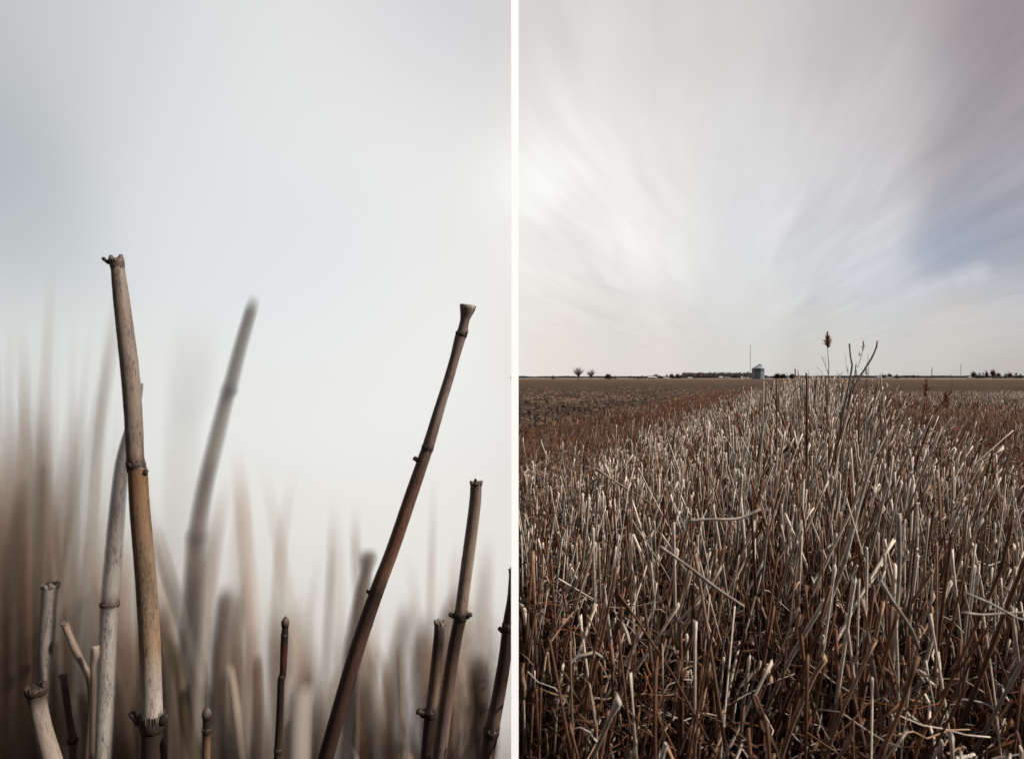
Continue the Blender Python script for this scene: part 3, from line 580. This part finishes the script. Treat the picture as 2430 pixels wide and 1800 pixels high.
def house(px0, px1, y0, D, label, cat='house', wall=(.62, .62, .60), roof=(.30, .28, .27), name='farmhouse', flat=.35):
    x0_, x1_ = P(px0, CY, D).x, P(px1, CY, D).x; top = H+(CY-y0)*D/FPX; ev = top*(1-flat); dp = max(6, (x1_-x0_)*.5)
    root = empty(name, ((x0_+x1_)/2, D, 0), label, cat); m = MB(); m.box((x0_, D, -.1), (x1_, D+dp, ev), wall); m.build('wall', M_PAINT, root, smooth=False)
    m = MB(); e = .4; yy = D+dp/2
    m.poly([(x0_-e, D-e, ev+.003), (x1_+e, D-e, ev+.003), (x1_+e, yy, top), (x0_-e, yy, top)], roof); m.poly([(x1_+e, D+dp+e, ev+.003), (x0_-e, D+dp+e, ev+.003), (x0_-e, yy, top), (x1_+e, yy, top)], roof)
    m.poly([(x0_-e, D+dp+e, ev+.003), (x0_-e, D-e, ev+.003), (x0_-e, yy, top)], wall); m.poly([(x1_+e, D-e, ev+.003), (x1_+e, D+dp+e, ev+.003), (x1_+e, yy, top)], wall)
    m.build('roof', M_PAINT, root, smooth=False)
    nw = max(1, int((x1_-x0_)/5))
    for i in range(nw):
        xc = x0_+(i+.5)*(x1_-x0_)/nw; m = MB(); m.box((xc-.5, D-.06, ev*.35), (xc+.5, D-.003, ev*.75), (.05, .05, .06)); m.build('window', M_PAINT, root, smooth=False)
house(1413, 1430, 819.6, 720, 'long pale barn with a white roof among the left grove', 'barn', (.40, .37, .32), (.75, .76, .76), 'barn')
house(1388, 1393.5, 820.3, 700, 'small black shed left of the pale barn', 'shed', (.02, .02, .022), (.03, .03, .03), 'shed', .15)
house(1446, 1457, 821.3, 740, 'low white shed before the dark evergreens', 'shed', (.6, .6, .6), (.8, .8, .8), 'shed')
house(1499, 1508, 821.2, 800, 'low white roofed building before the left part of the wood', 'building', (.55, .53, .5), (.82, .82, .82), 'farm_building')
house(1568, 1574, 819.4, 780, 'small bright white house before the middle of the wood', 'house', (.75, .77, .8), (.7, .72, .75))
house(1579, 1590, 821.0, 800, 'low tan building right of the small white house', 'building', (.33, .27, .23), (.5, .48, .46), 'farm_building')
house(1619, 1632, 821.4, 790, 'low grey building between the marker post and the grain bin', 'building', (.45, .46, .47), (.55, .57, .6), 'farm_building')
house(1913, 1920, 819, 770, 'white farmhouse beside dark evergreens on the right horizon', 'house', (.8, .8, .8), (.5, .5, .52))
house(1932, 1946, 820.8, 775, 'low white sheds in the right horizon farmstead', 'shed', (.6, .6, .6), (.4, .4, .42), 'shed')
house(2111, 2116, 820.3, 760, 'small white shed left of the far right farmhouse', 'shed', (.7, .7, .7), (.7, .7, .7), 'shed')
house(2171, 2184, 815.5, 800, 'white two storey farmhouse among evergreens at far right', 'house', (.72, .73, .75), (.45, .45, .48))

# ---------------------------------------------------------------- the close reed stems of the left half
def node_ring(x, y, z, r, ax, parent, col=(.035, .022, .018), hgt=1.0, frill=True, name='node_ring'):
    m = MB(); c = Vector((x, y, z)); ax = Vector(ax).normalized(); h_ = r*hgt*1.35
    m.tube([c-ax*h_*.7, c-ax*h_*.45, c-ax*h_*.1, c+ax*h_*.15, c+ax*h_*.5], [r*1.0, r*1.08, r*1.13, r*1.11, r*1.03], [lerp(col, (.1, .07, .05), .2), col, col, col, lerp(col, (.2, .14, .1), .35)], 24, jit=.07)
    if frill:
        for k in range(30):
            a = k/30*6.28; d_ = Vector((math.cos(a), math.sin(a), 0)); q = c+d_*r*1.05
            m.tube([q-ax*h_*.1, q+ax*h_*random.uniform(.4, .95)+d_*r*random.uniform(-.04, .12)], [r*.09, r*.03], lerp(col, (.2, .13, .09), random.random()), 4)
    return m.build(name, M_CANE, parent)
def bud(p, dvec, L, r, parent, col=(.03, .02, .016), tip=(.15, .11, .085), name='bud'):
    m = MB(); p = Vector(p); dvec = Vector(dvec).normalized(); side = Vector((0, 0, 1))
    pts = [p, p+dvec*L*.3+side*L*.02, p+dvec*L*.6+side*L*.1, p+dvec*L*.85+side*L*.2, p+dvec*L+side*L*.28]
    m.tube(pts, [r*.9, r*1.0, r*.75, r*.85, r*.45], [col, col, lerp(col, tip, .5), lerp(col, tip, .4), col], 12, jit=.2); return m.build(name, M_CANE, parent)
def cane(label, D, pts, stops, nodes=(), tip='cut', buds=(), group=None, name='reed_stem', dim=1.0, mat=None, ncol=(.045, .030, .023)):
    """pts: (px, py, width px) from the top down; the stem goes on to the ground below the frame"""
    rows = [(*P(a_[0], a_[1], D), a_[2]/2*D/FPX) for a_ in pts]
    q, q0 = rows[-1], rows[-2]; sl = (q[0]-q0[0])/(q0[2]-q[2]); rows.append((q[0]+sl*.06, q[1], q[2]-.06, q[3])); rows.append((q[0]+sl*.12, q[1], q[2]-.12, q[3])); q = rows[-1]; rows.append((q[0]+sl*q[2]*.3, D, -.02, q[3]*1.05))
    root = empty(name, (rows[-1][0], rows[-1][1], 0), label, 'reed', group); m = MB(); s2 = spline(rows, .006)
    py_ = [CY-(s[2]-H)*FPX/s[1] for s in s2]; cl = [lerp((0, 0, 0), colat(stops, v), dim) for v in py_]
    sides = 24; uo = random.random()*5
    m.tube([s[:3] for s in s2], [s[3]*(1+.02*noise.noise(Vector((s[2]*40, uo, 0)))) for s in s2], cl, sides, jit=.008, uo=uo)
    m.build('stem', mat or M_CANE, root)
    def at_(py):
        i = min(range(len(py_)), key=lambda i_: abs(py_[i_]-py)); j = min(i+1, len(s2)-1); i0 = max(i-1, 0)
        return s2[i], Vector(s2[i0][:3])-Vector(s2[j][:3])
    for nd in nodes:
        s, ax = at_(nd[0]); node_ring(s[0], s[1], s[2], s[3]*(nd[2] if len(nd) > 2 else 1), ax, root, ncol, nd[1])
    s, t0 = s2[0], Vector(s2[0][:3]); ax = (Vector(s2[0][:3])-Vector(s2[2][:3])).normalized(); r_ = s[3]
    if tip == 'cut':                               # broken, ragged rim
        m = MB()
        for k in range(11):
            a = k/11*6.28+random.uniform(-.2, .2); d_ = Vector((math.cos(a), math.sin(a), 0)); hh = r_*random.choice([.05, .08, .15, .3, .55])*random.uniform(.6, 1.2)
            m.tube([t0+d_*r_*.82-ax*r_*.5, t0+d_*r_*.9+ax*hh*.6, t0+d_*r_*.8+ax*hh], [r_*.26, r_*.30, r_*.16], lerp((0, 0, 0), colat(stops, py_[0]), random.uniform(.6, 1.1)), 6, jit=.2)
        m.build('broken_rim', mat or M_CANE, root)
    if tip == 'point':
        m = MB(); m.tube([t0-ax*r_*1.2, t0+ax*r_*.2, t0+ax*r_*1.4, t0+ax*r_*2.4, t0+ax*r_*3.2], [r_*.9, r_*1.3, r_*1.35, r_*.9, r_*.2], [(.03, .02, .018), (.03, .02, .018), (.14, .1, .08), (.16, .12, .1), (.1, .07, .06)], 14, jit=.04); m.build('bud', M_CANE, root)
    for (py, sx, L, rr_, dz_) in buds:
        s, _ = at_(py); Lm = L*D/FPX; bud((s[0]+sx*s[3]*.85, s[1]-s[3]*.3, s[2]), (sx, -.15, dz_), Lm, rr_*D/FPX, root)
    return root, s2, at_
def semi(label, D, pts, stops, nodes=(), **k): return cane(label, D, pts, stops, nodes, mat=M_SEMI, **k)
gy_, or_, pk = (.31, .24, .195), (.30, .205, .135), (.46, .375, .325)
T1, S1, A1 = cane('tall straight tan reed stem with dark freckles and a ragged top, foremost and sharpest', 1.5,
     [(254, 566, 27), (257, 590, 28), (263, 640, 32), (272, 715, 35), (283, 809, 37), (290, 900, 37), (295, 1003, 36), (300, 1030, 39), (304, 1101, 41), (318, 1268, 42.5), (326, 1401, 43), (331, 1551, 43), (331, 1585, 44), (331, 1652, 45)],
     [(560, gy_), (800, (.33, .25, .205)), (985, (.30, .22, .175)), (1010, (.10, .06, .04)), (1035, (.26, .14, .07)), (1100, (.27, .16, .09)), (1300, or_), (1400, (.36, .24, .15)), (1480, pk), (1550, (.55, .47, .42)), (1575, (.04, .027, .022)), (1652, (.05, .032, .026))],
     [(1010, .7, .96), (1572, 1.0, 1.05)], dim=.86, buds=[(573, -1, 18, 5, .35), (1572, -1, 30, 9, .7), (1572, 1, 24, 9, .8), (1030, 1, 9, 6, .9)], name='reed_stem')
s_, ax_ = A1(572); node_ring(s_[0], s_[1], s_[2], s_[3]*.98, ax_, T1, (.12, .085, .065), 1.1, False, name='collar')
for dx_, L_ in ((-.75, .85), (.7, 1.0), (.15, .35)):
    m = MB(); q = Vector(S1[0][:3])+Vector((dx_*S1[0][3], -.002, 0)); m.tube([q-Vector((0, 0, .006)), q+Vector((0, 0, .004)), q+Vector((dx_*.002, 0, L_*.011))], [.0052, .0056, .0030], [(.16, .12, .09), (.20, .15, .12), (.09, .065, .05)], 9, jit=.2); m.build('stub', M_CANE, T1)
db, db2 = (.085, .045, .034), (.13, .065, .042)  # stem browns, darkened in the colour for a backlit look
cane('long dark brown reed stem leaning right with a flared cup-shaped top', 1.47,
     [(1019, 664, 36), (1018, 672, 34), (1014, 688, 24), (1011, 702, 20), (1007, 722, 23), (1002, 735, 24), (991, 776, 21), (978, 822, 21.5), (961, 876, 22.5), (934, 966, 25.5), (925, 992, 26), (896, 1076, 28), (855, 1196, 29), (820, 1288, 31), (771, 1434, 33), (709, 1651, 34)],
     [(664, (.30, .23, .19)), (680, (.2, .14, .11)), (700, (.17, .115, .10)), (880, (.23, .165, .14)), (975, (.16, .105, .085)), (1010, (.12, .07, .055)), (1100, (.16, .08, .055)), (1240, (.18, .09, .058)), (1290, (.04, .025, .02)), (1400, db), (1651, (.035, .02, .016))],
     [(728, .5, .98), (975, .7, .92), (1290, .9, .88)], tip=None, dim=1.3, buds=[(1000, -1, 10, 6, .5), (1287, -1, 8, 5, .3)])
cane('upright grey brown reed stem near the white strip with a spiked dark joint', 1.46,
     [(1037, 1050, 25), (1034, 1100, 26), (1021, 1201, 27), (1006, 1314, 27), (1003, 1340, 27), (985, 1434, 28), (956, 1651, 31), ],
     [(1050, (.16, .11, .09)), (1200, (.25, .18, .14)), (1320, (.28, .20, .155)), (1345, (.04, .025, .02)), (1440, (.10, .06, .045)), (1651, (.19, .14, .115))], [(1340, .7, 1.05)], dim=1.2, buds=[(1341, -1, 14, 6, .25), (1341, 1, 14, 6, .15)])
cane('short dark reed stub with a pale cut top and a round bud on its left', 1.44,
     [(958, 1354, 24), (955, 1400, 24), (941, 1530, 25), (937, 1552, 25), (928, 1651, 25)],
     [(1354, (.3, .24, .2)), (1368, (.1, .07, .06)), (1400, (.045, .03, .026)), (1500, (.22, .14, .09)), (1535, (.2, .15, .12)), (1552, (.025, .017, .015)), (1651, (.07, .04, .03))], [(1549, .8, 1.02)], buds=[(1552, -1, 18, 9, .25)])
cane('thin nearly black reed shoot with a pointed bud and jointed stem', 1.46,
     [(621, 1362, 13), (619, 1400, 16), (616, 1467, 14), (612, 1480, 15), (610, 1540, 15), (606, 1634, 17), (605, 1652, 17)],
     [(1360, (.03, .02, .018)), (1390, (.02, .013, .012)), (1430, (.09, .03, .02)), (1480, (.02, .013, .012)), (1560, (.03, .018, .014)), (1652, (.07, .04, .025))], [(1384, .6, .95), (1474, .8, .98), (1632, .9, .98)], tip='point')
cane('small blunt dark bud on a short stem right of the tan stem foot', 1.48,
     [(450, 1562, 15), (450, 1590, 17), (449, 1652, 17)], [(1560, (.03, .02, .018)), (1595, (.03, .02, .018)), (1610, (.16, .09, .055)), (1652, (.22, .13, .08))], [(1588, .9, 1)], tip='point')
cane('dark reed stem leaning right and passing behind the white strip', 1.52,
     [(1121, 1240, 24), (1117, 1300, 25), (1108, 1358, 27), (1101, 1420, 28), (1088, 1501, 29), (1070, 1594, 31), (1060, 1651, 31)],
     [(1240, (.1, .06, .05)), (1360, (.05, .033, .03)), (1480, (.045, .025, .02)), (1560, (.15, .1, .08)), (1600, (.05, .03, .025)), (1651, (.14, .09, .07))], [(1362, .8, .98), (1594, .8, .98)], buds=[(1368, -1, 10, 6, .5)])
semi('pale curved reed stem passing behind the tan stem', 1.60,
     [(308, 834, 8), (302, 862, 15), (285, 930, 24), (268, 1000, 30), (260, 1060, 32), (251, 1160, 36), (245, 1240, 38), (239, 1310, 38), (234, 1400, 39), (229, 1520, 40), (224, 1651, 42)],
     [(834, (.2, .18, .17)), (1000, (.24, .21, .20)), (1100, (.22, .19, .18)), (1280, (.42, .37, .34)), (1312, (.16, .12, .11)), (1330, (.42, .37, .34)), (1651, (.48, .42, .38))], [(1318, .3, .93)], tip=None)
semi('grey reed stub with a blunt top at the far left', 1.62, [(109, 1272, 34), (107, 1300, 33), (101, 1380, 34), (93, 1490, 32), (92, 1651, 32)],
     [(1272, (.34, .28, .24)), (1300, (.27, .23, .21)), (1480, (.3, .25, .22)), (1651, (.12, .08, .06))])
cane('leaning grey brown reed with a dark ragged collar at the bottom left corner', 1.45, [(78, 1497, 38), (80, 1520, 36), (92, 1580, 36), (112, 1652, 40)],
     [(1497, (.07, .045, .035)), (1520, (.10, .07, .055)), (1545, (.30, .24, .2)), (1652, (.34, .27, .22))], [(1502, .5, 1.05)])
semi('slim brown twig stub standing right of the collared reed', 1.55, [(137, 1470, 16), (143, 1510, 15), (152, 1570, 15), (158, 1612, 20), (159, 1652, 17)],
     [(1470, (.3, .22, .17)), (1500, (.10, .06, .045)), (1652, (.14, .09, .065))], [(1612, .6, 1)])
semi('crooked forked twig bending left behind the slim stub', 1.58, [(141, 1356, 17), (152, 1385, 17), (165, 1415, 18), (182, 1448, 15), (198, 1480, 20), (198, 1540, 15), (190, 1652, 18)],
     [(1356, (.30, .21, .16)), (1450, (.28, .2, .15)), (1490, (.09, .06, .05)), (1652, (.16, .10, .07))])
semi('short pale knob-topped twig beside the crooked one', 1.56, [(207, 1405, 18), (207, 1425, 20), (203, 1450, 15), (204, 1500, 14), (200, 1652, 14)], [(1405, (.4, .32, .27)), (1460, (.2, .15, .12)), (1652, (.14, .1, .08))], tip=None)

# out-of-focus reed stems: blur comes from see-through rims, stems melt together
def soft(label, D, pts, col, op, fadepx=60, group=None, col2=None, name='soft_reed_stem'):
    rows = [(*P(a_[0], a_[1], D), a_[2]/2*D/FPX) for a_ in pts]; q, q0 = rows[-1], rows[-2]
    sl = (q[0]-q0[0])/max(.02, q0[2]-q[2]); rows.append((q[0]+sl*.08, D, q[2]-.08, q[3])); q = rows[-1]; rows.append((q[0]+sl*max(.02, q[2])*.3, D, -.02, q[3]))
    s2 = spline(rows, .02); py_ = [CY-(s[2]-H)*FPX/s[1] for s in s2]; top = py_[0]
    fd = [op*(lambda t: t*t*(3-2*t))(min(1, max(0, (v-top)/fadepx))) for v in py_]
    cl = [colat(col, v) for v in py_] if isinstance(col, list) else [lerp(col, col2 or col, min(1, max(0, (v-top)/(1652-top)))) for v in py_]
    m = MB(); m.tube([s[:3] for s in s2], [s[3] for s in s2], cl, 20, fade=fd, cap=False)
    o = m.build(name, M_SOFT); return tag(o, label, 'reed', group)
soft('dark blurred reed stem slanting right between the tan stem and the centre', 1.68, [(556, 640, 30), (545, 680, 33), (522, 760, 35), (503, 835, 38), (499, 850, 43), (493, 866, 38), (470, 960, 42), (446, 1060, 44), (431, 1150, 48), (428, 1170, 56), (425, 1190, 50), (420, 1300, 52), (412, 1450, 54), (405, 1652, 54)], [(640, (.16, .155, .15)), (690, (.25, .245, .235)), (820, (.24, .235, .225)), (852, (.11, .10, .095)), (885, (.26, .24, .225)), (985, (.30, .26, .235)), (1030, (.17, .13, .115)), (1140, (.20, .155, .135)), (1170, (.10, .07, .06)), (1210, (.26, .20, .17)), (1652, (.28, .21, .165))], .78, 45)
soft('wide pale blurred stem right of the tan stem foot', 1.64, [(455, 1120, 70), (440, 1220, 76), (428, 1330, 80), (415, 1450, 80), (405, 1600, 76), (400, 1652, 76)], (.42, .38, .35), .75, 160, col2=(.45, .38, .34))
soft('blurred dark stub with a blunt top in the middle ground', 1.65, [(491, 1268, 40), (488, 1330, 46), (482, 1420, 46), (474, 1540, 46), (470, 1652, 46)], (.14, .10, .08), .85, 50, col2=(.15, .11, .09))
soft('thin blurred stem beside the dark blunt stub', 1.66, [(521, 1268, 30), (519, 1330, 34), (512, 1440, 34), (508, 1560, 34), (505, 1652, 34)], (.2, .16, .13), .5, 60)
soft('thick whitish blurred stem behind the thin dark shoot', 1.61, [(656, 1468, 66), (654, 1500, 70), (650, 1560, 70), (648, 1652, 70)], (.62, .56, .51), .95, 45, col2=(.58, .50, .46))
soft('blurred brown knobbed reed left of the leaning brown stem', 1.62, [(803, 1194, 44), (801, 1215, 50), (797, 1245, 34), (790, 1290, 44), (776, 1360, 46), (765, 1450, 48), (760, 1652, 50)], (.18, .12, .085), .85, 25, col2=(.24, .2, .19))
soft('dark blurred stub left of the last stem by the white strip', 1.64, [(1040, 1425, 54), (1041, 1480, 58), (1045, 1560, 58), (1042, 1652, 60)], (.10, .07, .055), .95, 40, col2=(.07, .045, .035))
soft('pale blurred stem slanting down right from behind the tan stem', 1.66, [(330, 1120, 34), (360, 1230, 40), (392, 1330, 42), (425, 1440, 42), (468, 1550, 42), (520, 1652, 44)], (.4, .36, .33), .6, 90)
soft('ochre blurred stem at the right foot of the tan stem', 1.60, [(366, 1370, 30), (378, 1430, 34), (398, 1520, 34), (412, 1590, 34), (430, 1652, 36)], (.3, .22, .14), .6, 60)
soft('very faint broad grey stem high in the background', 1.8, [(440, 640, 120), (425, 740, 120), (410, 860, 110), (395, 1000, 90), (385, 1652, 90)], (.6, .61, .61), .22, 240)
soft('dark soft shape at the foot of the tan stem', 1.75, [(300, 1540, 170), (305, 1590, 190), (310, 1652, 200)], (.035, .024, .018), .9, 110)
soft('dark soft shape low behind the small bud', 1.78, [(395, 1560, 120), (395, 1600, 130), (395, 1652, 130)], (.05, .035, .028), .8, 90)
def crowd(n, fx, ftop, fw, cols, fop, ffade, label, group):
    for i in range(n):
        x = fx(); top = ftop(x); w_ = fw(); br = random.choice(cols); br = lerp((0, 0, 0), br, random.uniform(.8, 1.25)); ln_ = random.gauss(4, 58)*(1652-top)/700; kn = random.gauss(0, 10)
        x2 = min(x+ln_, 1096-w_*.6); xb_ = min(x, 1092-w_*.6); ym = top*.5+1652*.5
        soft(label, random.uniform(1.66, 1.88), [(x2, top, w_*.85), (x2*.75+xb_*.25+kn, top*.75+1652*.25, w_), (x2*.35+xb_*.65+kn, top*.35+1652*.65, w_*1.05), (xb_, 1652, w_*1.15)], lerp(br, (.66, .57, .48), .3 if top < 1250 else .05), fop(), ffade(), group, col2=br)
TN = [(.42, .265, .175), (.31, .185, .118), (.22, .125, .078), (.52, .36, .255), (.16, .088, .054)]
U = random.uniform
crowd(24, lambda: U(-30, 190), lambda x: U(540, 950), lambda: U(22, 42), [(.38, .34, .30), (.42, .38, .34)], lambda: U(.12, .26), lambda: U(250, 500), 'tall faint blurred reed stem rising above the brown clump at the left edge', 'tall blurred reeds at the left edge')
crowd(70, lambda: U(-25, 235), lambda x: U(790, 1350)+max(0, x-120)*1.6, lambda: U(26, 66), TN, lambda: U(.2, .42), lambda: U(220, 480), 'soft brown blurred reed stem in the clump at the left edge', 'blurred reeds clumped at the left edge')
crowd(50, lambda: U(235, 1085), lambda x: U(960, 1380)+(150 if x > 930 else 0), lambda: U(26, 60), [(.46, .32, .235), (.37, .24, .17), (.56, .43, .335)], lambda: U(.14, .34), lambda: U(130, 300), 'faint blurred reed stem in the pale middle background', 'blurred reeds in the soft background')
crowd(92, lambda: U(235, 1090), lambda x: U(1270, 1600), lambda: U(24, 74), TN+[(.5, .43, .37)], lambda: U(.3, .6), lambda: U(50, 160), 'low blurred reed stem in the brown haze along the bottom', 'low blurred reeds along the bottom')
MID = [('half blurred tan stub with a rounded tip low beside the tan stem', [(362, 1395, 26), (368, 1440, 28), (376, 1530, 28), (380, 1652, 30)], (.40, .30, .23)),
 ('half blurred brown twig leaning left at the lower left', [(178, 1500, 22), (184, 1560, 24), (192, 1652, 26)], (.22, .14, .10)),
 ('half blurred pale stem low right of the small bud', [(500, 1440, 24), (512, 1530, 28), (528, 1652, 30)], (.46, .37, .30)),
 ('half blurred grey stem rising just right of the leaning stem foot', [(776, 1380, 24), (768, 1470, 28), (758, 1570, 28), (752, 1652, 30)], (.30, .26, .25)),
 ('half blurred thin stem between the leaning stem and the short stub', [(868, 1400, 18), (872, 1480, 22), (878, 1652, 24)], (.34, .26, .21)),
 ('half blurred dark stem low left of the thin dark shoot', [(560, 1420, 26), (562, 1520, 30), (556, 1652, 32)], (.17, .11, .08))]
for lab, pts, c_ in MID: soft(lab, 1.63, pts, c_, .8, 30, col2=c_)
